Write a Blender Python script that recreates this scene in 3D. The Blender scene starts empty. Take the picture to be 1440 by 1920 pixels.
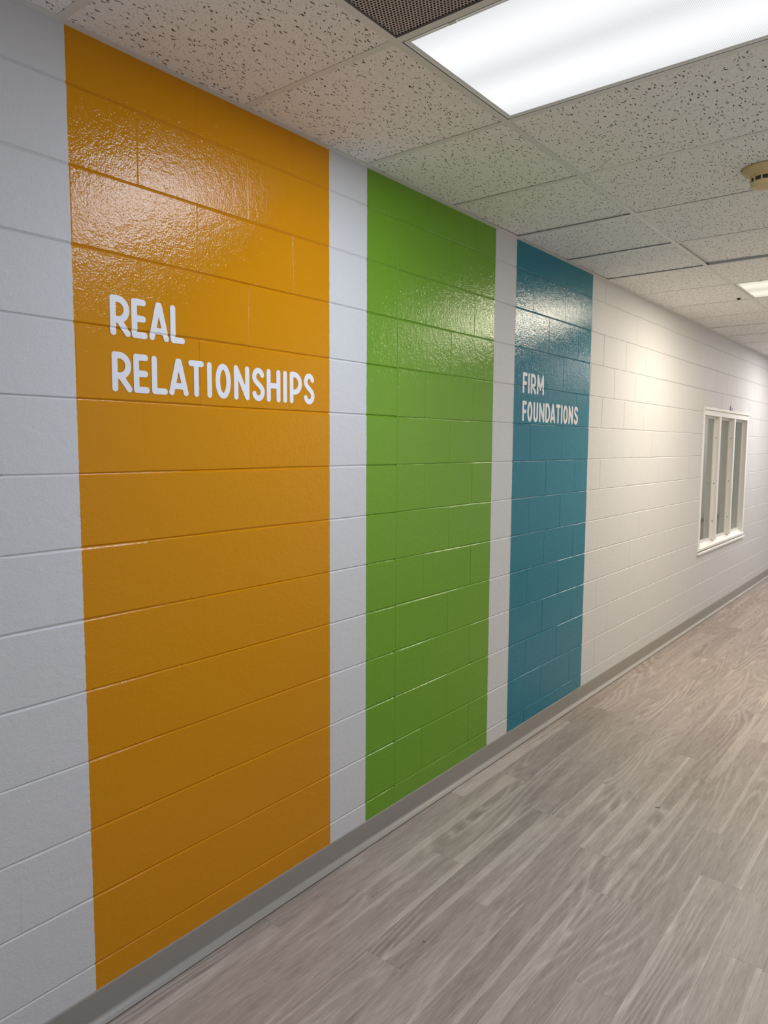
import bpy, bmesh, math, random
from mathutils import Vector, Matrix
random.seed(7)
S = bpy.context.scene
COL = S.collection

# ------------------------------------------------------------------ camera
CAM = Vector((1.8731, 0.0, 1.6885))
YAW, PITCH, ROLL, FPX = 0.6711, -0.0921, 0.0053, 1352.05
fw = Vector((-math.sin(YAW) * math.cos(PITCH), math.cos(YAW) * math.cos(PITCH), math.sin(PITCH)))
rt0 = Vector((math.cos(YAW), math.sin(YAW), 0)); up0 = rt0.cross(fw)
rt = rt0 * math.cos(ROLL) + up0 * math.sin(ROLL)
up = up0 * math.cos(ROLL) - rt0 * math.sin(ROLL)
cd = bpy.data.cameras.new('camera'); cam = bpy.data.objects.new('camera', cd); COL.objects.link(cam)
M = Matrix((rt, up, -fw)).transposed().to_4x4(); M.translation = CAM
cam.matrix_world = M
cd.sensor_fit = 'HORIZONTAL'; cd.sensor_width = 36.0; cd.lens = FPX / 1440.0 * 36.0
cd.clip_start = 0.02; cd.clip_end = 100
S.camera = cam

# ------------------------------------------------------------------ world, exposure
w = bpy.data.worlds.new('overcast daylight'); S.world = w; w.use_nodes = True
w.node_tree.nodes['Background'].inputs[0].default_value = (0.80, 0.90, 1.0, 1)
w.node_tree.nodes['Background'].inputs[1].default_value = 0.9
S.view_settings.view_transform = 'Standard'; S.view_settings.look = 'None'
S.view_settings.gamma = 1.0; S.view_settings.use_curve_mapping = False
S.view_settings.exposure = 0.0
LAMP_W = 40.0            # watts of a ceiling panel
LAMP_COOL = (0.785, 0.875, 1.0)
LAMP_WARM = (1.0, 0.90, 0.70)
LAMP_NEUTRAL = (1.0, 0.93, 0.87)

# ------------------------------------------------------------------ dimensions (metres)
H = 2.7663               # ceiling
W = 2.46                 # corridor width
Y0, Y1 = -3.05, 24.0     # corridor ends
C = 0.2032               # block course
ZJ = 0.18366             # first bed joint
YJ = 2.4459              # control joint
YT = 1.6137              # a cross tee of the ceiling grid
XT = 0.622               # main tee
T = 0.6096
EDGES = (1.022, 2.0246, 2.2434, 3.2460, 3.4648, 4.4674)   # the three painted stripes
WIN = (7.11, 8.93, 0.69, 2.062)                            # opening in the left wall
PLANK_W, PLANK_L, PX0 = 0.1524, 1.2192, -0.047

# ------------------------------------------------------------------ helpers
def link(name, me, mat=None, parent=None):
    o = bpy.data.objects.new(name, me); COL.objects.link(o)
    if mat is not None and me is not None and not me.materials: me.materials.append(mat)
    if parent: o.parent = parent
    return o
def empty(name, loc=(0, 0, 0), **props):
    o = bpy.data.objects.new(name, None); COL.objects.link(o); o.location = loc
    o.empty_display_size = 0.05
    for k, v in props.items(): o[k] = v
    return o
def mesh(name, V, F, smooth=False):
    me = bpy.data.meshes.new(name); me.from_pydata([tuple(v) for v in V], [], F); me.update()
    if smooth:
        for p in me.polygons: p.use_smooth = True
    return me
class MB:
    def __init__(s): s.V = []; s.F = []
    def add(s, V, F):
        n = len(s.V); s.V += [tuple(v) for v in V]; s.F += [tuple(i + n for i in f) for f in F]; return s
    def box(s, x0, x1, y0, y1, z0, z1):
        V = [(x, y, z) for x in (x0, x1) for y in (y0, y1) for z in (z0, z1)]
        F = [(0, 1, 3, 2), (4, 6, 7, 5), (0, 4, 5, 1), (2, 3, 7, 6), (0, 2, 6, 4), (1, 5, 7, 3)]
        return s.add(V, F)
    def bbox(s, x0, x1, y0, y1, z0, z1, b):
        """box with chamfered edges"""
        bm = bmesh.new()
        bmesh.ops.create_cube(bm, size=1)
        for v in bm.verts:
            v.co = Vector(((x0 + x1) / 2 + v.co.x * (x1 - x0), (y0 + y1) / 2 + v.co.y * (y1 - y0), (z0 + z1) / 2 + v.co.z * (z1 - z0)))
        bmesh.ops.bevel(bm, geom=list(bm.edges), offset=b, segments=1, affect='EDGES', profile=0.5)
        bm.verts.index_update()
        V = [v.co.copy() for v in bm.verts]; F = [[v.index for v in f.verts] for f in bm.faces]
        bm.free(); return s.add(V, F)
    def sweep_y(s, prof, y0, y1):
        """closed x,z profile pulled along y"""
        n = len(prof)
        V = [(x, y, z) for y in (y0, y1) for x, z in prof]
        F = [(i, (i + 1) % n, n + (i + 1) % n, n + i) for i in range(n)]
        F += [tuple(range(n))[::-1], tuple(range(n, 2 * n))]
        return s.add(V, F)
    def lathe(s, prof, n=32, c=(0, 0, 0)):
        m = len(prof); V = []; F = []
        for k in range(n):
            a = 2 * math.pi * k / n
            V += [(c[0] + r * math.cos(a), c[1] + r * math.sin(a), c[2] + z) for r, z in prof]
        for k in range(n):
            for i in range(m - 1):
                a, b = k * m + i, ((k + 1) % n) * m + i
                F.append((a, b, b + 1, a + 1))
        F.append(tuple(k * m + m - 1 for k in range(n))); F.append(tuple(k * m for k in range(n))[::-1])
        return s.add(V, F)
    def me(s, name, smooth=False): return mesh(name, s.V, s.F, smooth)
def recalc(me):
    bm = bmesh.new(); bm.from_mesh(me); bmesh.ops.recalc_face_normals(bm, faces=list(bm.faces)); bm.to_mesh(me); bm.free(); return me
def project(P):
    d = Vector(P) - CAM; z = d.dot(fw)
    if z < 0.05: return None
    return 720 + FPX * d.dot(rt) / z, 960 - FPX * d.dot(up) / z
def visible_area(quad, n=5):
    """pixels a planar quad (corner, edge u, edge v) covers inside the frame"""
    c, u, v = (Vector(q) for q in quad); tot = 0.0
    for i in range(n):
        for j in range(n):
            P = [project(c + u * ((i + a) / n) + v * ((j + b) / n)) for a, b in ((0, 0), (1, 0), (1, 1), (0, 1))]
            if any(p is None for p in P): continue
            mx = sum(p[0] for p in P) / 4; my = sum(p[1] for p in P) / 4
            if not (-5 < mx < 1445 and -5 < my < 1925): continue
            tot += abs(sum(P[k][0] * P[(k + 1) % 4][1] - P[(k + 1) % 4][0] * P[k][1] for k in range(4))) / 2
    return tot

# ------------------------------------------------------------------ node helpers
class NT:
    def __init__(s, name):
        s.m = bpy.data.materials.new(name); s.m.use_nodes = True; s.t = s.m.node_tree
        s.b = s.t.nodes['Principled BSDF']; s.out = s.t.nodes['Material Output']
    def n(s, typ, ins=None, **attrs):
        nd = s.t.nodes.new(typ)
        for k, v in attrs.items(): setattr(nd, k, v)
        for k, v in (ins or {}).items(): s.set(nd.inputs[k], v)
        return nd
    def set(s, sock, v):
        if isinstance(v, bpy.types.NodeSocket): s.t.links.new(v, sock)
        else: sock.default_value = v
    def math(s, op, a, b=0.0, c=None):
        nd = s.n('ShaderNodeMath', {0: a, 1: b}, operation=op)
        if c is not None: s.set(nd.inputs[2], c)
        return nd.outputs[0]
    def vmath(s, op, a, b=(0, 0, 0)):
        return s.n('ShaderNodeVectorMath', {0: a, 1: b}, operation=op).outputs[0]
    def noise(s, vec, scale, detail=2.0, rough=0.5, dist=0.0):
        return s.n('ShaderNodeTexNoise', {'Vector': vec, 'Scale': scale, 'Detail': detail, 'Roughness': rough, 'Distortion': dist}).outputs['Fac']
    def mix(s, f, a, b):
        nd = s.n('ShaderNodeMix', data_type='RGBA')
        s.set(nd.inputs['Factor'], f); s.set(nd.inputs['A'], a); s.set(nd.inputs['B'], b)
        return nd.outputs['Result']
    def ramp(s, f, lo, hi, a=0.0, b=1.0):
        nd = s.n('ShaderNodeMapRange', {0: f, 1: lo, 2: hi, 3: a, 4: b}, interpolation_type='SMOOTHSTEP')
        return nd.outputs[0]
    def bump(s, h, dist, strength=1.0, normal=None):
        nd = s.n('ShaderNodeBump', {'Strength': strength, 'Distance': dist, 'Height': h})
        if normal is not None: s.set(nd.inputs['Normal'], normal)
        return nd.outputs[0]
    def pos(s): return s.n('ShaderNodeNewGeometry').outputs['Position']
    def p(s, **k):
        nm = {'col': 'Base Color', 'rough': 'Roughness', 'spec': 'Specular IOR Level', 'normal': 'Normal', 'metal': 'Metallic', 'trans': 'Transmission Weight', 'ior': 'IOR'}
        for a, v in k.items(): s.set(s.b.inputs[nm[a]], v)
        return s
def plain(name, col, rough=0.5, spec=0.5, bump=0.0, bscale=200, metal=0.0):
    t = NT(name); t.p(col=(*col, 1), rough=rough, spec=spec, metal=metal)
    if bump: t.p(normal=t.bump(t.noise(t.pos(), bscale, 3), bump))
    return t.m

# ------------------------------------------------------------------ materials
def wall_paint():
    t = NT('painted block'); P = t.pos()
    sep = t.n('ShaderNodeSeparateXYZ', {0: P}); y = sep.outputs[1]
    wob = t.math('MULTIPLY', t.math('SUBTRACT', t.noise(P, 60, 2), 0.5), 0.004)
    y = t.math('ADD', y, wob)
    x = sep.outputs[0]
    inside = t.math('MULTIPLY', t.math('GREATER_THAN', x, -0.05), t.math('LESS_THAN', x, 0.05))
    def band(a, b):
        return t.math('MULTIPLY', inside, t.math('MULTIPLY', t.math('GREATER_THAN', y, a), t.math('LESS_THAN', y, b)))
    o, g, b = band(*EDGES[0:2]), band(*EDGES[2:4]), band(*EDGES[4:6])
    col = t.mix(o, (0.59, 0.585, 0.60, 1), (0.575, 0.230, 0.0003, 1))
    col = t.mix(g, col, (0.138, 0.300, 0.018, 1))
    col = t.mix(b, col, (0.0, 0.165, 0.245, 1))
    st = t.math('MINIMUM', t.math('ADD', t.math('ADD', o, g), b), 1.0)
    # roller stipple, block pores, pits
    stip = t.noise(P, 165, 2, 0.5)
    lump = t.noise(P, 62, 2, 0.5)
    pit = t.ramp(t.n('ShaderNodeTexVoronoi', {'Vector': P, 'Scale': 60.0}).outputs['Distance'], 0.05, 0.16)
    pitmask = t.ramp(t.noise(P, 14, 2), 0.56, 0.66)
    pith = t.math('MULTIPLY', t.math('SUBTRACT', pit, 1.0), pitmask)
    h = t.math('ADD', t.math('ADD', t.math('MULTIPLY', stip, 1.0), t.math('MULTIPLY', lump, 1.0)), t.math('ADD', t.math('MULTIPLY', pith, 0.9), t.math('MULTIPLY', t.noise(P, 26, 1), 1.0)))
    t.p(col=col, rough=t.math('MULTIPLY_ADD', st, -0.49, 0.54), spec=t.math('MULTIPLY_ADD', st, 0.12, 0.18), normal=t.bump(h, 0.00092))
    return t.m
def plank_mat():
    t = NT('grey oak vinyl plank'); P = t.pos()
    r1 = t.n('ShaderNodeObjectInfo').outputs['Random']
    r2 = t.n('ShaderNodeNewGeometry').outputs['Random Per Island']
    r = t.math('FRACT', t.math('ADD', t.math('MULTIPLY', r1, 7.31), t.math('MULTIPLY', r2, 3.17)))
    off = t.n('ShaderNodeCombineXYZ', {0: t.math('MULTIPLY', r, 31.0), 1: t.math('MULTIPLY', r, 77.0), 2: t.math('MULTIPLY', r, 11.0)}).outputs[0]
    Q = t.vmath('ADD', P, off)
    def st(sx, sy): return t.vmath('MULTIPLY', Q, (sx, sy, 1))
    field = t.noise(st(5.2, 0.62), 1.0, 1, 0.35, 0.0)
    fleck0 = t.noise(st(45, 14), 1.0, 3, 0.6)
    rings = t.math('SINE', t.math('ADD', t.math('MULTIPLY', field, 125.0), t.math('MULTIPLY', fleck0, 1.3)))
    rmask = t.ramp(t.noise(st(6.0, 0.9), 1.0, 2), 0.44, 0.58)
    rings = t.math('MULTIPLY', t.math('ADD', rings, t.math('MULTIPLY', t.ramp(rings, 0.55, 1.0), 1.6)), rmask)
    fine = t.noise(st(230, 9.0), 1.0, 3, 0.65)
    fleck = t.noise(st(60, 9), 1.0, 4, 0.65, 0.6)
    broad = t.noise(st(13, 0.8), 1.0, 2, 0.5)
    wide = t.noise(st(4.0, 0.7), 1.0, 1, 0.5)
    streak = t.ramp(t.noise(st(21.0, 0.40), 1.0, 1, 0.4, 0.35), 0.61, 0.655)
    f = t.math('ADD', t.math('MULTIPLY', t.math('SUBTRACT', fine, 0.5), 0.62), 0.37)
    f = t.math('ADD', f, t.math('MULTIPLY', t.math('SUBTRACT', fleck, 0.5), 0.55))
    f = t.math('ADD', f, t.math('MULTIPLY', t.math('SUBTRACT', broad, 0.5), 0.42))
    f = t.math('ADD', f, t.math('MULTIPLY', t.math('SUBTRACT', wide, 0.5), 0.25))
    f = t.math('ADD', f, t.math('MULTIPLY', rings, 0.075))
    f = t.math('ADD', f, t.math('MULTIPLY', streak, 0.24))
    f = t.math('ADD', f, t.math('MULTIPLY', t.math('SUBTRACT', r, 0.5), 0.10))
    col = t.mix(f, (0.190, 0.152, 0.132, 1), (0.58, 0.505, 0.46, 1))
    t.p(col=col, rough=0.42, spec=0.35, normal=t.bump(fine, 0.00022))
    return t.m
def tile_mat():
    t = NT('fissured mineral fibre tile'); P = t.pos()
    r1 = t.n('ShaderNodeObjectInfo').outputs['Random']
    off = t.n('ShaderNodeCombineXYZ', {0: t.math('MULTIPLY', r1, 9.0), 1: t.math('MULTIPLY', r1, 17.0), 2: 0.0}).outputs[0]
    Q = t.vmath('ADD', P, off)
    warp = t.n('ShaderNodeTexNoise', {'Vector': Q, 'Scale': 42.0, 'Detail': 2.0}).outputs['Color']
    Qw = t.vmath('ADD', Q, t.vmath('MULTIPLY', t.vmath('SUBTRACT', warp, (0.5, 0.5, 0.5)), (0.020, 0.012, 0.0)))
    def dashes(sx, sy, thr, keep, ang):
        rot = t.n('ShaderNodeVectorRotate', {'Vector': Qw, 'Angle': ang}, rotation_type='Z_AXIS').outputs[0]
        v = t.n('ShaderNodeTexVoronoi', {'Vector': t.vmath('MULTIPLY', rot, (sx, sy, 0)), 'Scale': 1.0, 'Randomness': 1.0}, voronoi_dimensions='2D')
        d = t.ramp(v.outputs['Distance'], thr * 0.7, thr, 1.0, 0.0)
        cs = t.n('ShaderNodeSeparateColor', {0: v.outputs['Color']}).outputs[0]
        return t.math('MULTIPLY', d, t.math('LESS_THAN', cs, keep))
    a = dashes(82, 20, 0.165, 0.42, 0.10)
    b = dashes(95, 28, 0.15, 0.34, -0.60)
    c = dashes(150, 85, 0.16, 0.45, 0.9)
    pin = t.ramp(t.n('ShaderNodeTexVoronoi', {'Vector': Q, 'Scale': 210.0}).outputs['Distance'], 0.10, 0.2, 0.30, 0.0)
    m = t.math('MAXIMUM', t.math('MAXIMUM', a, b), t.math('MAXIMUM', t.math('MULTIPLY', c, 0.7), pin))
    base = t.mix(t.noise(Q, 90, 3), (0.86, 0.85, 0.835, 1), (0.92, 0.91, 0.90, 1))
    col = t.mix(m, base, (0.10, 0.085, 0.075, 1))
    h = t.math('ADD', t.math('MULTIPLY', m, -1.0), t.math('MULTIPLY', t.noise(Q, 260, 3), 0.35))
    t.p(col=col, rough=0.9, spec=0.15, normal=t.bump(h, 0.0012))
    return t.m
def lens_mat(name, tint, k):
    """prismatic acrylic lens lit by two tubes behind it (object space: x along the tubes)"""
    t = NT(name)
    O = t.n('ShaderNodeTexCoord').outputs['Object']
    sp = t.n('ShaderNodeSeparateXYZ', {0: O})
    yy = sp.outputs[1]
    def tube(c): return t.ramp(t.math('ABSOLUTE', t.math('SUBTRACT', yy, c)), 0.0, 0.15, 1.0, 0.0)
    g = t.math('MINIMUM', t.math('ADD', tube(-0.14), tube(0.14)), 1.0)
    u = t.math('MULTIPLY', t.math('ADD', sp.outputs[0], yy), 700.0)
    v = t.math('MULTIPLY', t.math('SUBTRACT', sp.outputs[0], yy), 700.0)
    cell = t.math('MULTIPLY', t.math('SINE', u), t.math('SINE', v))
    e = t.math('MULTIPLY_ADD', cell, 0.20, t.math('MULTIPLY_ADD', g, 0.26, 0.83))
    em = t.n('ShaderNodeEmission', {'Color': (*tint, 1), 'Strength': t.math('MULTIPLY', e, k)})
    t.t.links.new(em.outputs[0], t.out.inputs['Surface'])
    return t.m
def grille_mat():
    t = NT('perforated metal'); P = t.pos()
    sp = t.n('ShaderNodeSeparateXYZ', {0: P})
    p = 0.0098
    def grid(ox, oy):
        a = t.math('SUBTRACT', t.math('FRACT', t.math('DIVIDE', t.math('ADD', sp.outputs[0], ox + 5), p)), 0.5)
        b = t.math('SUBTRACT', t.math('FRACT', t.math('DIVIDE', t.math('ADD', sp.outputs[1], oy + 5), p * 1.732)), 0.5)
        b = t.math('MULTIPLY', b, 1.732)
        return t.math('SQRT', t.math('ADD', t.math('MULTIPLY', a, a), t.math('MULTIPLY', b, b)))
    d = t.math('MINIMUM', grid(0, 0), grid(p / 2, p * 0.866))
    hole = t.ramp(d, 0.30, 0.36, 1.0, 0.0)
    t.p(col=t.mix(hole, (0.56, 0.50, 0.465, 1), (0.03, 0.025, 0.022, 1)), rough=0.6, spec=t.math('MULTIPLY_ADD', hole, -0.3, 0.3), normal=t.bump(hole, -0.002))
    return t.m
M_WALL = wall_paint(); M_PLANK = plank_mat(); M_TILE = tile_mat(); M_GRILLE = grille_mat()
M_TEE = plain('white painted steel grid', (0.74, 0.735, 0.715), 0.45, 0.4, 0.0001)
M_ANGLE = plain('painted wall angle', (0.72, 0.71, 0.70), 0.45, 0.4, 0.0002)
M_BASE = plain('grey vinyl cove base', (0.27, 0.25, 0.232), 0.34, 0.5, 0.00015, 300)
M_DARK = plain('dark void', (0.012, 0.011, 0.010), 0.9, 0.1)
M_TRIM = plain('white painted timber', (0.82, 0.81, 0.79), 0.32, 0.45, 0.0002, 90)
M_WHITE = plain('white wall paint', (0.78, 0.78, 0.77), 0.5, 0.3, 0.0004, 130)
M_LETTER = plain('white lettering paint', (0.76, 0.755, 0.80), 0.32, 0.4, 0.0004, 150)
M_SUB = plain('grey underlay', (0.10, 0.095, 0.09), 0.9, 0.1)
M_BEIGE = plain('aged cream plastic', (0.70, 0.52, 0.28), 0.45, 0.4, 0.0001)
M_MESHDARK = plain('dark insect screen', (0.055, 0.055, 0.055), 0.7, 0.2)
M_STEEL = plain('galvanised screw', (0.30, 0.28, 0.28), 0.4, 0.5, metal=0.6)
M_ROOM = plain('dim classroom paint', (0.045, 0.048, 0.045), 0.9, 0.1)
M_TEAL = plain('teal paint', (0.01, 0.17, 0.22), 0.4, 0.4)
M_HOOK = plain('grey metal hook', (0.20, 0.16, 0.24), 0.4, 0.5, metal=0.3)
M_STUD = plain('dark green metal', (0.010, 0.028, 0.016), 0.5, 0.4)
def glass():
    t = NT('window glass'); t.p(col=(0.92, 0.97, 0.95, 1), rough=0.0, trans=1.0, ior=1.5); return t.m
M_GLASS = glass()

# ================================================================== LEFT WALL of painted concrete blocks
wy0, wy1, wz0, wz1 = WIN
mb = MB()
for a, b, c, d in ((Y0, wy0, 0, H + .1), (wy1, Y1, 0, H + .1), (wy0, wy1, 0, wz0), (wy0, wy1, wz1, H + .1)):
    mb.box(-0.19, -0.02, a, b, c, d)
wall_left = link('wall_left', mb.me('wall_left'), M_WHITE); wall_left['kind'] = 'structure'

def block_geo(y0, y1, z0, z1, hj, vj, dep_h, dep_v, rnd):
    """a block face, proud of its joints: chamfer hj tall towards the bed joints, vj wide towards the head joints"""
    j = lambda s: rnd.uniform(-s, s)
    dep_h *= rnd.uniform(0.65, 1.1); hj *= rnd.uniform(0.8, 1.1)
    V = []
    nseg = 2
    ys = [y0 + (y1 - y0) * k / nseg for k in range(nseg + 1)]
    yi = [y0 + vj] + ys[1:-1] + [y1 - vj]
    wob_t = [j(0.0009) for _ in ys]; wob_b = [j(0.0009) for _ in ys]
    # rows: 0 back-bottom, 1 groove bottom, 2 face bottom, 3 face top, 4 groove top, 5 back-top
    R = []
    R.append([(-0.02, y, z0) for y in ys])
    R.append([(-dep_h, y, z0) for y in ys])
    R.append([(-dep_h * .72, y, z0 + hj * .40 + wb * .5) for y, wb in zip(ys, wob_b)])
    R.append([(0.0, yy, z0 + hj + wb) for yy, wb in zip(yi, wob_b)])
    R.append([(0.0, yy, z1 - hj + wt) for yy, wt in zip(yi, wob_t)])
    R.append([(-dep_h * .72, y, z1 - hj * .40 + wt * .5) for y, wt in zip(ys, wob_t)])
    R.append([(-dep_h, y, z1) for y in ys])
    R.append([(-0.02, y, z1) for y in ys])
    n = nseg + 1
    for r in R: V += r
    F = []
    for r in range(7):
        for k in range(nseg):
            a = r * n + k; F.append((a, a + 1, a + 1 + n, a + n))
    # head-joint flanks
    L = len(V)
    V += [(-dep_v, y0, z0 + hj), (-dep_v, y0, z1 - hj), (-dep_v, y1, z0 + hj), (-dep_v, y1, z1 - hj)]
    a, b, c, d = L, L + 1, L + 2, L + 3
    e = nseg; I = lambda r, k: r * n + k
    F += [(I(3, 0), I(4, 0), b, a), (a, b, I(5, 0), I(6, 0), I(7, 0), I(0, 0), I(1, 0), I(2, 0)), (I(3, 0), a, I(2, 0)), (I(4, 0), I(5, 0), b)]
    F += [(I(3, e), c, d, I(4, e)), (c, I(2, e), I(1, e), I(0, e), I(7, e), I(6, e), I(5, e), d), (I(3, e), I(2, e), c), (I(4, e), d, I(5, e))]
    return V, F

def course_blocks():
    out = []
    for r in range(-1, 13):
        z0 = max(ZJ + r * C, 0.0); z1 = min(ZJ + (r + 1) * C, H + 0.02)
        par = 1 if r % 2 == 0 else 0
        ns = [n for n in range(-40, 130) if (n % 2 == par) or n == 0]
        ys = [YJ + n * C for n in ns]
        ys = [Y0] + [y for y in ys if Y0 + .05 < y < Y1 - .05] + [Y1]
        for a, b in zip(ys, ys[1:]):
            if b <= wy0 or a >= wy1 or z1 <= wz0 or z0 >= wz1: out.append((r, a, b, z0, z1)); continue
            # clip round the window opening
            if a < wy0: out.append((r, a, wy0, z0, z1))
            if b > wy1: out.append((r, wy1, b, z0, z1))
            aa, bb = max(a, wy0), min(b, wy1)
            if z0 < wz0: out.append((r, aa, bb, z0, wz0))
            if z1 > wz1: out.append((r, aa, bb, wz1, z1))
    return out
blocks = course_blocks()
rank = sorted(range(len(blocks)), key=lambda i: -visible_area(((0, blocks[i][1], blocks[i][3]), (0, blocks[i][2] - blocks[i][1], 0), (0, 0, blocks[i][4] - blocks[i][3]))))
shown = set(rank[:299])
PAINT = (('orange', EDGES[0], EDGES[1]), ('green', EDGES[2], EDGES[3]), ('blue', EDGES[4], EDGES[5]))
cache = {}
rest = MB()
def joint_style(r, y):
    hj, dh = 0.0052, 0.0042
    vj, dv = 0.0022, 0.0006
    if 2.2 < y < 4.5: vj, dv = 0.0026, 0.0009
    elif y < 2.1: vj, dv = (0.0024, 0.0007) if r >= 8 else (0.0012, 0.00005)
    elif r in (8, 9, 10): vj, dv = 0.0038, 0.0030
    else: vj, dv = 0.0016, 0.0003
    return hj, vj, dh, dv
for i, (r, a, b, z0, z1) in enumerate(blocks):
    mid = (a + b) / 2
    rnd = random.Random(i * 13 + 5)
    if i in shown:
        key = (round(b - a, 4), round(z1 - z0, 4), joint_style(r, mid), i % 5)
        if key not in cache:
            V, F = block_geo(-(b - a) / 2, (b - a) / 2, -(z1 - z0) / 2, (z1 - z0) / 2, key[2][0], key[2][1], key[2][2], key[2][3], rnd)
            me = recalc(mesh('concrete_block', V, F)); me.materials.append(M_WALL); cache[key] = me
        o = link('concrete_block', cache[key], None, wall_left)
        o.location = (rnd.uniform(-0.0003, 0.0003), mid, (z0 + z1) / 2)
        o.rotation_euler = (0, rnd.uniform(-0.0013, 0.0013), rnd.uniform(-0.0010, 0.0010))
        for nm, e0, e1 in PAINT:
            if e0 < b - 0.01 and e1 > a + 0.01:
                whole = e0 <= a + 0.01 and e1 >= b - 0.01
                o['label'] = ('glossy %s painted concrete block' if whole else 'concrete block painted part %s part white') % nm
    else:
        V, F = block_geo(a, b, z0, z1, *[joint_style(r, mid)[k] for k in (0, 1, 2, 3)], rnd)
        rest.add(V, F)
o = link('concrete_block', recalc(rest.me('concrete_block_rest')), M_WALL, wall_left); o['kind'] = 'stuff'
# paint-filled ridge along the control joint (green stripe)
mb = MB(); rnd = random.Random(3)
zs = [0.1 + k * 0.02 for k in range(int((H - 0.1) / 0.02))]
for k, z in enumerate(zs):
    wd = 0.0030 + rnd.uniform(0, 0.0016); hh = 0.0012 + rnd.uniform(0, 0.0009)
    mb.V += [(-0.001, YJ - wd - .001, z), (hh, YJ - wd * .3, z), (hh, YJ + wd * .3, z), (-0.001, YJ + wd + .001, z)]
    if k:
        n = len(mb.V) - 8
        for q in range(3): mb.F.append((n + q, n + q + 1, n + q + 5, n + q + 4))
link('joint_sealant', recalc(mb.me('joint_sealant', True)), M_WALL, wall_left)

# ================================================================== other walls, floor, ceiling
mb = MB(); rwy = (8.0, 11.0, 0.80, 2.30)
for a, b, c, d in ((Y0, rwy[0], 0, H + .1), (rwy[1], Y1, 0, H + .1), (rwy[0], rwy[1], 0, rwy[2]), (rwy[0], rwy[1], rwy[3], H + .1)):
    mb.box(W, W + 0.19, a, b, c, d)
wall_right = link('wall_right', mb.me('wall_right'), M_WHITE); wall_right['kind'] = 'structure'
link('teal_stripe', MB().box(W - 0.001, W + 0.01, 19.4, 20.15, 0.1, H).me('teal_stripe'), M_TEAL, wall_right)
wb = link('wall_back', MB().box(-0.19, W + 0.19, Y0 - 0.19, Y0, 0, H + .1).me('wall_back'), M_WHITE); wb['kind'] = 'structure'
we = link('wall_end', MB().box(-0.19, W + 0.19, Y1, Y1 + 0.19, 0, H + .1).me('wall_end'), M_WHITE); we['kind'] = 'structure'

floor = link('floor', MB().box(-0.19, W + 0.19, Y0, Y1, -0.12, -0.006).me('floor'), M_SUB); floor['kind'] = 'structure'
PH = {0: 2.865, 1: 4.42, 2: 3.60, 3: 2.97, 4: 2.205, 5: 4.02, 6: 2.55, 7: 3.28, 8: 2.91, 9: 2.49}
planks = []
for c in range(17):
    x0 = PX0 + c * PLANK_W; x1 = x0 + PLANK_W
    ph = PH.get(c, 0.37 * c)
    k0 = math.floor((Y0 - ph) / PLANK_L)
    y = ph + k0 * PLANK_L
    while y < Y1:
        planks.append((max(x0, 0.0), min(x1, W), max(y, Y0), min(y + PLANK_L, Y1))); y += PLANK_L
rank = sorted(range(len(planks)), key=lambda i: -visible_area(((planks[i][0], planks[i][2], 0), (planks[i][1] - planks[i][0], 0, 0), (0, planks[i][3] - planks[i][2], 0))))
shown = set(i for i in rank[:290] if visible_area(((planks[i][0], planks[i][2], 0), (planks[i][1] - planks[i][0], 0, 0), (0, planks[i][3] - planks[i][2], 0))) > 60)
cache = {}; rest = MB(); ch = 0.0005
def plank_geo(x0, x1, y0, y1):
    V = [(x, y, -0.006) for x, y in ((x0, y0), (x1, y0), (x1, y1), (x0, y1))]
    V += [(x, y, -ch) for x, y in ((x0, y0), (x1, y0), (x1, y1), (x0, y1))]
    V += [(x, y, 0.0) for x, y in ((x0 + ch, y0 + ch), (x1 - ch, y0 + ch), (x1 - ch, y1 - ch), (x0 + ch, y1 - ch))]
    F = [(8, 9, 10, 11), (3, 2, 1, 0)]
    for k in range(4):
        q = (k + 1) % 4
        F += [(k, q, 4 + q, 4 + k), (4 + k, 4 + q, 8 + q, 8 + k)]
    return V, F
for i, (x0, x1, y0, y1) in enumerate(planks):
    if i in shown:
        key = (round(x1 - x0, 4), round(y1 - y0, 4))
        if key not in cache:
            V, F = plank_geo(-(x1 - x0) / 2, (x1 - x0) / 2, -(y1 - y0) / 2, (y1 - y0) / 2)
            cache[key] = mesh('floor_plank', V, F); cache[key].materials.append(M_PLANK)
        o = link('floor_plank', cache[key], None, floor)
        o.location = ((x0 + x1) / 2, (y0 + y1) / 2, random.uniform(-0.0002, 0.0001))
    else: rest.add(*plank_geo(x0, x1, y0, y1))
o = link('floor_plank', rest.me('floor_plank_rest'), M_PLANK, floor); o['kind'] = 'stuff'

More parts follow.
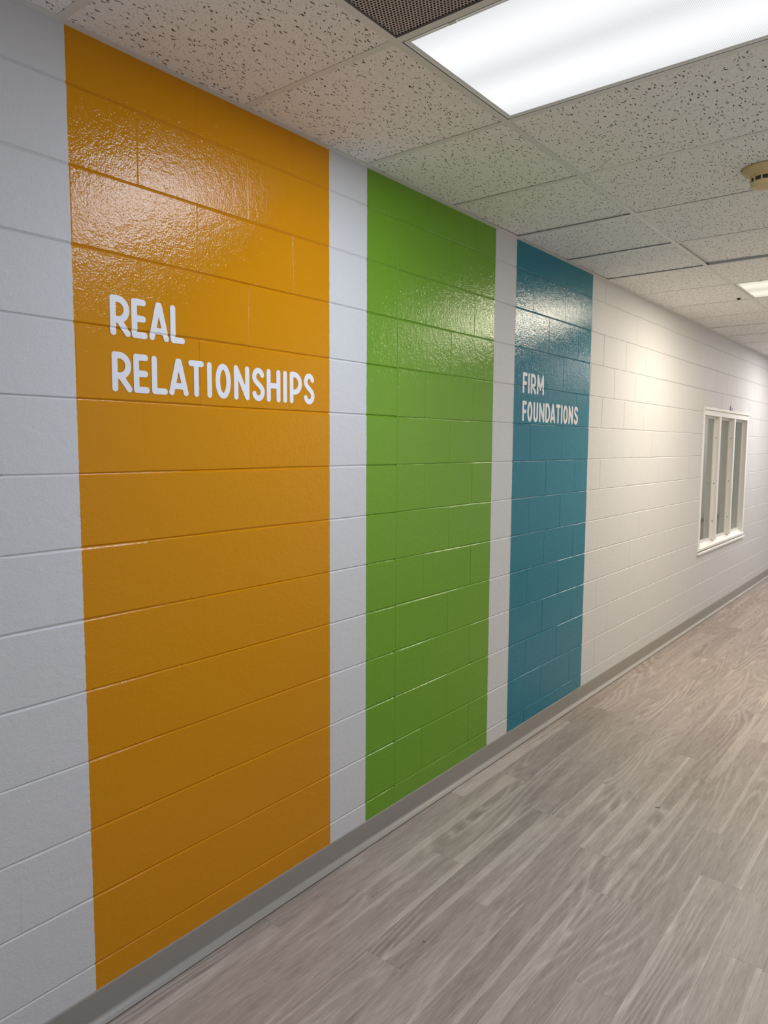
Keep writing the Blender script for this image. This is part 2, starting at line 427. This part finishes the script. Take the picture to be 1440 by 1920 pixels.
ceiling = link('ceiling', MB().box(-0.19, W + 0.19, Y0, Y1, H + 0.12, H + 0.2).me('ceiling'), M_DARK); ceiling['kind'] = 'structure'
COLS = ((0.0, XT), (XT, XT + 2 * T), (XT + 2 * T, W))
J0, J1 = -8, 37
LIGHTS = (-6, 0, 6, 12, 18, 24, 30)
cache = {}
rnd = random.Random(11)
for j in range(J0, J1):
    ya, yb = max(YT + j * T, Y0), min(YT + (j + 1) * T, Y1)
    if yb - ya < 0.05: continue
    for c, (xa, xb) in enumerate(COLS):
        if c == 1 and (j in LIGHTS or j == -1): continue
        key = (c, round(yb - ya, 3))
        if key not in cache:
            g = 0.004
            me = MB().bbox(-(xb - xa) / 2 + g, (xb - xa) / 2 - g, -(yb - ya) / 2 + g, (yb - ya) / 2 - g, 0, 0.015, 0.0012).me('ceiling_tile')
            me.materials.append(M_TILE); cache[key] = me
        o = link('ceiling_tile', cache[key], None, ceiling)
        dz = 0.0; rx = ry = 0.0
        if (c, j) == (1, 4): rx, ry, dz = 0.010, 0.006, 0.004
        elif (c, j) in ((0, 2), (0, 3), (0, 4)): rx, dz = 0.006, 0.002
        else: rx, ry = rnd.uniform(-0.0016, 0.0022), rnd.uniform(-0.001, 0.001)
        o.location = ((xa + xb) / 2, (ya + yb) / 2, H + 0.0012 + dz + abs(rx) * 0.3 + abs(ry) * 0.3)
        o.rotation_euler = (rx, ry, 0)
def tee_profile(hw): return [(-hw, 0.0), (hw, 0.0), (hw, 0.0008), (0.001, 0.0010), (0.001, 0.03), (-0.001, 0.03), (-0.001, 0.0010), (-hw, 0.0008)]
tee_me = recalc(MB().sweep_y(tee_profile(0.0119), Y0, Y1).me('main_tee')); tee_me.materials.append(M_TEE)
for x in (XT, XT + 2 * T):
    o = link('main_tee', tee_me, None, ceiling); o.location = (x, 0, H)
for c, (xa, xb) in enumerate(COLS):
    L = xb - xa - 0.0236
    me = recalc(MB().sweep_y(tee_profile(0.0118), -L / 2, L / 2).me('cross_tee')); me.materials.append(M_TEE)
    for j in range(J0 + 1, J1):
        y = YT + j * T
        if not (Y0 + .03 < y < Y1 - .03): continue
        o = link('cross_tee', me, None, ceiling); o.location = ((xa + xb) / 2, y, H - 0.0001); o.rotation_euler = (0, 0, math.pi / 2)
for x0, sgn in ((0.0, 1), (W, -1)):
    pr = [(x0, H - 0.0015), (x0 + sgn * 0.0225, H - 0.0005), (x0 + sgn * 0.0225, H + 0.0006), (x0 + sgn * 0.0012, H + 0.0004), (x0 + sgn * 0.0012, H + 0.022), (x0, H + 0.022)]
    link('wall_angle', recalc(MB().sweep_y(pr, Y0, Y1).me('wall_angle')), M_ANGLE, ceiling)

# cove base along the walls
for nm, x0, sgn in (('baseboard_left', 0.0, 1), ('baseboard_right', W, -1)):
    pts = [(0.0, 0.0032), (0.0265, 0.0032), (0.0280, 0.0044), (0.0276, 0.0060), (0.0180, 0.0105), (0.0100, 0.0150), (0.0066, 0.0185), (0.0052, 0.0225), (0.0046, 0.097), (0.0036, 0.1008), (0.0010, 0.1016), (0.0, 0.1016)]
    mb = MB()
    # the strips come in lengths, butted together
    ln = 3.66; y = Y0
    while y < Y1:
        mb.sweep_y([(x0 + sgn * px, pz) for px, pz in pts], y, min(y + ln - 0.0006, Y1)); y += ln
    o = link(nm, recalc(mb.me(nm)), M_BASE); o['kind'] = 'structure'

# ================================================================== WINDOW in the left wall
win = empty('window_1', (0, wy0, wz0), kind='structure')
def wpart(name, mb, mat, label=None, sub=None, smooth=False):
    me = recalc(mb.me(name, smooth)); o = link(name, me, mat, sub or win)
    me.transform(Matrix.Translation((0, -wy0, -wz0)))
    if label: o['label'] = label
    return o
D0 = -0.15
MU = ((7.675, 7.735), (8.265, 8.325))
wpart('header_casing', MB().bbox(D0, 0.010, wy0, wy1, 1.985, 2.036, 0.002), M_TRIM)
wpart('header_ledge', MB().bbox(-0.10, 0.024, wy0 - 0.004, wy1 + 0.012, 2.036, 2.062, 0.003), M_TRIM)
wpart('left_jamb', MB().bbox(D0, 0.006, wy0, 7.155, 0.70, 1.985, 0.002), M_TRIM)
wpart('right_jamb', MB().bbox(D0, 0.010, 8.845, 8.905, 0.70, 1.985, 0.002), M_TRIM)
wpart('edge_bead', MB().bbox(-0.05, 0.004, 8.908, wy1, 0.70, 2.036, 0.001), M_TRIM)
for a, b in MU:
    mu = wpart('mullion', MB().bbox(D0, 0.008, a, b, 0.765, 1.985, 0.002), M_TRIM)
    for z in (0.95, 1.33, 1.78):
        s = MB(); V = []; n = 10
        for k in range(n):
            ang = 2 * math.pi * k / n
            V.append((-0.022 + 0.006 * math.cos(ang), a - 0.0014, z + 0.006 * math.sin(ang)))
        V += [(x, a + 0.001, zz) for x, yy, zz in V]
        s.add(V, [tuple(range(n))] + [(k, (k + 1) % n, n + (k + 1) % n, n + k) for k in range(n)])
        wpart('screw', s, M_STEEL, sub=mu)
sill = MB(); sill.sweep_y([(D0, 0.70), (0.004, 0.70), (0.016, 0.712), (0.016, 0.728), (-0.03, 0.765), (D0, 0.765)], wy0 - 0.002, 8.905)
wpart('sill', sill, M_TRIM)
wpart('sill_apron', MB().bbox(-0.02, 0.020, wy0 - 0.012, wy1 + 0.012, 0.672, 0.694, 0.003), M_TRIM)
for a, b in ((7.155, MU[0][0]), (MU[0][1], MU[1][0]), (MU[1][1], 8.845)):
    st = MB()
    for ya, yb, za, zb in ((a, a + .016, .765, 1.985), (b - .016, b, .765, 1.985), (a + .016, b - .016, .765, .785), (a + .016, b - .016, 1.963, 1.985)):
        st.bbox(-0.062, -0.034, ya, yb, za, zb, 0.0015)
    wpart('glazing_bead', st, M_TRIM)
    wpart('pane', MB().box(-0.051, -0.046, a + 0.010, b - 0.010, 0.78, 1.97), M_GLASS)
# the unlit classroom behind the panes
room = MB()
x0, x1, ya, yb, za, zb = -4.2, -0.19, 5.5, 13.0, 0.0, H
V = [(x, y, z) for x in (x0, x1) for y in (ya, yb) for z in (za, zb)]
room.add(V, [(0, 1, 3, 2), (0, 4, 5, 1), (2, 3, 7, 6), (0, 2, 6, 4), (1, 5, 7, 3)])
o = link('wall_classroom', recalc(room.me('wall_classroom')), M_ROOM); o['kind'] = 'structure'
# unseen daylit window opposite, added as a bright source for the stripe reflections
w2 = empty('window_unseen', (W, rwy[0], rwy[2]), kind='structure')
fr = MB()
for a, b, c, d in ((rwy[0], rwy[0] + .05, rwy[2], rwy[3]), (rwy[1] - .05, rwy[1], rwy[2], rwy[3]), (rwy[0], rwy[1], rwy[2], rwy[2] + .05), (rwy[0], rwy[1], rwy[3] - .05, rwy[3]), (9.0, 9.05, rwy[2], rwy[3]), (10.0, 10.05, rwy[2], rwy[3])):
    fr.box(W + 0.0, W + 0.12, a, b, c, d)
me = recalc(fr.me('window_frame')); me.transform(Matrix.Translation((-W, -rwy[0], -rwy[2]))); link('window_frame', me, M_TRIM, w2)
me = MB().box(W + 0.06, W + 0.066, rwy[0] + .03, rwy[1] - .03, rwy[2] + .03, rwy[3] - .03).me('pane'); me.transform(Matrix.Translation((-W, -rwy[0], -rwy[2]))); link('pane', me, M_GLASS, w2)

# ================================================================== LETTERING
LH, SW = 0.1115, 0.0185
def groove_x(y, z, r_off=0.0011):
    """depth of the wall face under a point: letters are painted down into the bed joints"""
    k = (z - ZJ) / C; dz = abs(k - round(k)) * C
    d = 0.0
    if dz < 0.0042: d = -0.0034 * (1 - dz / 0.0042)
    return d + r_off
def arc(cx, cy, rx, ry, a0, a1, n=14):
    return [(cx + rx * math.cos(math.radians(a0 + (a1 - a0) * k / n)), cy + ry * math.sin(math.radians(a0 + (a1 - a0) * k / n))) for k in range(n + 1)]
def glyph(ch, w, h, s):
    """centre lines of a rounded condensed capital inside a w x h box, pen width s"""
    q = s / 2; L, R, B, Tp = q, w - q, q, h - q; mx = w / 2
    if ch == 'I': return [[(mx, B), (mx, Tp)]]
    if ch == 'L': return [[(L, Tp), (L, B), (R, B)]]
    if ch == 'E': return [[(R - .003, Tp), (L, Tp), (L, B), (R, B)], [(L, h * .5), (R - .004, h * .5)]]
    if ch == 'F': return [[(R, Tp), (L, Tp), (L, B)], [(L, h * .49), (R - .003, h * .49)]]
    if ch == 'T': return [[(L, Tp), (R, Tp)], [(mx, Tp), (mx, B)]]
    if ch == 'H': return [[(L, B), (L, Tp)], [(R, B), (R, Tp)], [(L, h * .5), (R, h * .5)]]
    if ch == 'N': return [[(L, B), (L, Tp), (R, B), (R, Tp)]]
    if ch == 'M': return [[(L, B), (L + .005, Tp), (mx, h * .30), (R - .005, Tp), (R, B)]]
    if ch == 'A':
        f = 0.26; ax = lambda sgn: mx + sgn * (mx - q) * (1 - f * .9)
        return [[(L, B), (mx - .002, Tp), (mx + .002, Tp), (R, B)], [(ax(-1), h * .255), (ax(1), h * .255)]]
    if ch == 'O':
        return [arc(mx, h / 2, mx - q, h / 2 - q, 0, 360, 36)]
    if ch == 'U':
        r = mx - q; return [[(L, Tp)] + arc(mx, B + r * 1.15, r, r * 1.15, 180, 360, 16) + [(R, Tp)]]
    if ch == 'D':
        return [[(L, B), (L, Tp), (mx * .85, Tp)] + arc(mx * .85, h / 2, R - mx * .85, h / 2 - q, 90, -90, 20) + [(L, B)]]
    if ch in 'PR':
        zb = h * (.40 if ch == 'R' else .36); RR = R - (.002 if ch == 'R' else 0); cy = (Tp + zb) / 2; ry = (Tp - zb) / 2; c0 = max(L, RR - ry * .95)
        bowl = [(L, Tp), (c0, Tp)] + arc(c0, cy, RR - c0, ry, 90, -90, 16) + [(L, zb)]
        out = [[(L, B), (L, Tp)], bowl]
        if ch == 'R': out.append([(L + (w - s) * .40, zb), (R, B)])
        return out
    if ch == 'S':
        r = mx - q; cyt = Tp - h * .20; cyb = B + h * .21
        top = arc(mx, cyt, r * .95, h * .20, 22, 180, 16)
        bot = arc(mx, cyb, r, h * .21, 0, -158, 16)
        p0, p3 = top[-1], bot[0]
        c1, c2 = (p0[0], p0[1] - h * .17), (p3[0], p3[1] + h * .17)
        mid = []
        for k in range(1, 12):
            u = k / 12; b0, b1, b2, b3 = (1 - u) ** 3, 3 * u * (1 - u) ** 2, 3 * u * u * (1 - u), u ** 3
            mid.append((b0 * p0[0] + b1 * c1[0] + b2 * c2[0] + b3 * p3[0], b0 * p0[1] + b1 * c1[1] + b2 * c2[1] + b3 * p3[1]))
        return [top + mid + bot]
def letter_mesh(strokes, wd, ht, s, y0, z0):
    """one letter as a single film: the union of its round-ended pen strokes, cut out by marching squares"""
    q = s / 2; g = 0.0016
    segs = [(a[0], a[1], b[0], b[1]) for st in strokes for a, b in zip(st, st[1:])]
    nx, ny = int((wd + .004) / g) + 2, int((ht + .004) / g) + 2
    def sd(x, y):
        best = 1.0
        for ax, ay, bx, by in segs:
            dx, dy = bx - ax, by - ay
            t = ((x - ax) * dx + (y - ay) * dy) / (dx * dx + dy * dy + 1e-12)
            t = 0.0 if t < 0 else 1.0 if t > 1 else t
            ex, ey = x - ax - t * dx, y - ay - t * dy
            d = ex * ex + ey * ey
            if d < best: best = d
        return q - math.sqrt(best)
    X = [-.002 + i * g for i in range(nx)]; Y = [-.002 + j * g for j in range(ny)]
    D = [[sd(x, y) for y in Y] for x in X]
    V = []; F = []; idx = {}
    def vert(key, x, y):
        if key not in idx: idx[key] = len(V); V.append((groove_x(y0 + x, z0 + y), y0 + x, z0 + y))
        return idx[key]
    for i in range(nx - 1):
        for j in range(ny - 1):
            cs = [(i, j), (i + 1, j), (i + 1, j + 1), (i, j + 1)]
            if max(D[a][b] for a, b in cs) <= 0: continue
            poly = []
            for k in range(4):
                (a, b), (c, d) = cs[k], cs[(k + 1) % 4]
                u, v = D[a][b], D[c][d]
                if u > 0: poly.append(vert((a, b), X[a], Y[b]))
                if (u > 0) != (v > 0):
                    lo, hi = sorted(((a, b), (c, d)))
                    du, dv = D[lo[0]][lo[1]], D[hi[0]][hi[1]]; f = du / (du - dv)
                    poly.append(vert((lo, hi), X[lo[0]] + (X[hi[0]] - X[lo[0]]) * f, Y[lo[1]] + (Y[hi[1]] - Y[lo[1]]) * f))
            if len(poly) >= 3: F.append(tuple(poly))
    return V, F
def word(thing, letters, z0, sw):
    for ch, a, b in letters:
        V, F = letter_mesh(glyph(ch, b - a, LH, sw), b - a, LH, sw, a, z0)
        me = mesh('letter', V, F)
        me.transform(Matrix.Translation(-thing.location))
        link('letter', me, M_LETTER, thing)
t1 = empty('wall_lettering', (0, 1.53, 1.836), label='white rounded capitals reading REAL RELATIONSHIPS on the orange wall stripe', category='lettering', group='white lettering on the wall stripes')
word(t1, [('R', 1.127, 1.190), ('E', 1.194, 1.245), ('A', 1.251, 1.318), ('L', 1.324, 1.375)], 1.992, SW)
word(t1, [('R', 1.128, 1.191), ('E', 1.196, 1.248), ('L', 1.256, 1.310), ('A', 1.315, 1.385), ('T', 1.386, 1.444), ('I', 1.455, 1.476), ('O', 1.489, 1.551), ('N', 1.564, 1.630), ('S', 1.641, 1.698), ('H', 1.707, 1.771), ('I', 1.783, 1.804), ('P', 1.816, 1.877), ('S', 1.886, 1.942)], 1.836, SW)
t2 = empty('wall_lettering', (0, 3.92, 1.823), label='white rounded capitals reading FIRM FOUNDATIONS on the blue wall stripe', category='lettering', group='white lettering on the wall stripes')
word(t2, [('F', 3.560, 3.612), ('I', 3.619, 3.643), ('R', 3.653, 3.719), ('M', 3.727, 3.817)], 1.976, 0.0195)
word(t2, [('F', 3.561, 3.612), ('O', 3.619, 3.680), ('U', 3.692, 3.749), ('N', 3.762, 3.830), ('D', 3.840, 3.903), ('A', 3.905, 3.973), ('T', 3.980, 4.040), ('I', 4.048, 4.070), ('O', 4.080, 4.144), ('N', 4.156, 4.220), ('S', 4.234, 4.294)], 1.823, 0.0195)

# ================================================================== CEILING LIGHTS
def ceiling_light(j, tint, lens_tint, label, watts):
    t = empty('ceiling_light', (XT + T, YT + (j + .5) * T, H), label=label, category='ceiling light', group='recessed ceiling light panels')
    hx, hy = T - 0.0125, T / 2 - 0.0125
    fr = MB(); fwid = 0.017
    # hinged door frame, sloping up to the lens
    for (ax, ay), (bx, by) in (((-hx, -hy), (hx, -hy)), ((hx, -hy), (hx, hy)), ((hx, hy), (-hx, hy)), ((-hx, hy), (-hx, -hy))):
        ins = lambda x, y, d: (x - math.copysign(d, x), y - math.copysign(d, y))
        a1, b1 = ins(ax, ay, .003), ins(bx, by, .003); a2, b2 = ins(ax, ay, fwid), ins(bx, by, fwid)
        V = [(*a1, 0.0002), (*b1, 0.0002), (*b2, 0.0024), (*a2, 0.0024), (*a1, 0.006), (*b1, 0.006), (*b2, 0.006), (*a2, 0.006)]
        fr.add(V, [(0, 1, 2, 3), (0, 4, 5, 1), (3, 2, 6, 7), (4, 7, 6, 5)])
    link('door_frame', recalc(fr.me('door_frame')), M_TEE, t)
    link('lens', MB().box(-hx + fwid - .002, hx - fwid + .002, -hy + fwid - .002, hy - fwid + .002, 0.0034, 0.0054).me('lens'), lens_mat('prismatic lens', lens_tint, 1.0), t)
    hs = MB()
    for x0, x1, y0, y1, z0, z1 in ((-hx, hx, -hy, -hy + .002, .002, .09), (-hx, hx, hy - .002, hy, .002, .09), (-hx, -hx + .002, -hy, hy, .002, .09), (hx - .002, hx, -hy, hy, .002, .09), (-hx, hx, -hy, hy, .09, .092)):
        hs.box(x0, x1, y0, y1, z0, z1)
    link('housing', hs.me('housing'), M_DARK, t)
    for sx in (-1, 1):
        link('latch', MB().bbox(sx * .44 - .012, sx * .44 + .012, -hy + .004, -hy + .013, -0.0012, 0.003, 0.0006).me('latch'), M_TEE, t)
    ld = bpy.data.lights.new('lamp', 'AREA'); ld.shape = 'RECTANGLE'; ld.size = 2 * (hx - fwid); ld.size_y = 2 * (hy - fwid)
    ld.energy = watts; ld.color = tint
    lo = bpy.data.objects.new('lamp', ld); COL.objects.link(lo); lo.parent = t; lo.location = (0, 0, 0.0015)
    return t
ceiling_light(0, LAMP_COOL, (0.97, 0.98, 1.0), 'large lit prismatic light panel beside the perforated grille', LAMP_W * 0.80)
ceiling_light(6, LAMP_WARM, (0.97, 0.885, 0.76), 'small far warm white light panel at the right edge of the ceiling', LAMP_W * 1.4)
ceiling_light(-6, LAMP_COOL, (0.97, 0.98, 1.0), 'lit light panel in the ceiling behind the photographer', LAMP_W * 0.66)
ceiling_light(12, LAMP_NEUTRAL, (1.0, 0.98, 0.96), 'third lit light panel along the corridor, past the warm one', LAMP_W * 1.25)
ceiling_light(18, LAMP_NEUTRAL, (1.0, 0.98, 0.96), 'fourth lit light panel along the corridor ceiling', LAMP_W)
ceiling_light(24, LAMP_NEUTRAL, (1.0, 0.98, 0.96), 'fifth lit light panel along the corridor ceiling', LAMP_W)
ceiling_light(30, LAMP_NEUTRAL, (1.0, 0.98, 0.96), 'last lit light panel at the far corridor end', LAMP_W)

# ================================================================== RETURN AIR GRILLE
g = empty('air_grille', (XT + T, YT - .5 * T, H), label='dark perforated return air grille in the ceiling beside the large light panel', category='air grille')
hx, hy = T - 0.0128, T / 2 - 0.0128
link('perforated_face', MB().box(-hx + .002, hx - .002, -hy + .002, hy - .002, 0.0030, 0.0042).me('perforated_face'), M_GRILLE, g)
fr = MB()
for x0, x1, y0, y1 in ((-hx, hx, -hy, -hy + .004), (-hx, hx, hy - .004, hy), (-hx, -hx + .004, -hy + .004, hy - .004), (hx - .004, hx, -hy + .004, hy - .004)):
    fr.box(x0, x1, y0, y1, 0.0012, 0.012)
link('frame', fr.me('frame'), plain('grille frame paint', (0.12, 0.105, 0.095), 0.5, 0.3), g)

# ================================================================== SMOKE DETECTOR
sd = empty('smoke_detector', (1.219, 3.194, H), label='cream smoke detector with dark slots on the ceiling tile', category='smoke detector')
base = MB().lathe([(0.0835, 0.0), (0.0845, -0.003), (0.0830, -0.008), (0.0720, -0.019), (0.0600, -0.027), (0.0555, -0.030), (0.02, -0.030)], 48)
link('base', recalc(base.me('base', True)), M_BEIGE, sd)
body = MB().lathe([(0.040, -0.030), (0.0545, -0.0300), (0.0530, -0.0355), (0.0450, -0.0365), (0.0450, -0.0505), (0.0520, -0.0515), (0.0525, -0.055), (0.0500, -0.064), (0.0440, -0.070), (0.030, -0.0725), (0.008, -0.073)], 48)
bo = link('body', recalc(body.me('body', True)), M_BEIGE, sd)
link('slot_screen', recalc(MB().lathe([(0.0455, -0.0360), (0.0490, -0.0363), (0.0490, -0.0507), (0.0455, -0.0510)], 48).me('slot_screen', True)), M_MESHDARK, sd)
for k in range(11):
    a = 2 * math.pi * k / 11 + 0.1
    mb = MB().box(0.044, 0.0532, -0.0024, 0.0024, -0.0520, -0.0350); me = mb.me('slot_rib')
    me.transform(Matrix.Rotation(a, 4, 'Z')); link('slot_rib', me, M_BEIGE, sd)

# ================================================================== small things
hk = MB().bbox(0.0, 0.004, 8.075, 8.100, 2.064, 2.112, 0.001)
hk.bbox(0.004, 0.020, 8.080, 8.095, 2.066, 2.070, 0.001); hk.bbox(0.017, 0.021, 8.080, 8.095, 2.070, 2.090, 0.001)
o = link('wall_hook', recalc(hk.me('wall_hook')), M_HOOK); o['label'] = 'tiny grey metal hook on the wall just above the window'; o['category'] = 'hook'
o.data.transform(Matrix.Translation((0, -8.0875, -2.064))); o.location = (0, 8.0875, 2.064)
st = MB().lathe([(0.016, 0.001), (0.016, -0.002), (0.012, -0.006), (0.007, -0.012), (0.002, -0.013)], 16)
o = link('ceiling_stud', recalc(st.me('ceiling_stud', True)), M_STUD); o.location = (0.551, 5.80, H + 0.001)
o['label'] = 'tiny dark stud on the ceiling tile beside the far light panel'; o['category'] = 'stud'
rnd = random.Random(5)
def crumb(px, py, label, ln):
    # specks lying on the floor, at their floor position
    mb = MB(); n = 6
    for k in range(n + 1):
        u = k / n - .5; r = 0.0012 * (1 - 1.6 * abs(u) ** 2)
        c = Vector((u * ln, 0.3 * ln * u * u, 0.0022))
        mb.V += [(c.x, c.y + r * math.cos(a), c.z + r * math.sin(a)) for a in (0, 1.57, 3.14, 4.71)]
        if k:
            b = len(mb.V) - 8
            mb.F += [(b + q, b + (q + 1) % 4, b + 4 + (q + 1) % 4, b + 4 + q) for q in range(4)]
    o = link('floor_crumb', recalc(mb.me('floor_crumb', True)), M_DARK); o.location = (px, py, 0.0003); o.rotation_euler = (0, 0, 0.4)
    o['label'] = label; o['category'] = 'crumb'; o['group'] = 'specks on the floor'
crumb(0.545, 1.905, 'tiny black speck on the floor planks near the base of the white stripe', 0.007)
crumb(0.868, 3.345, 'small dark shred lying on the floor planks right of the blue stripe', 0.026)
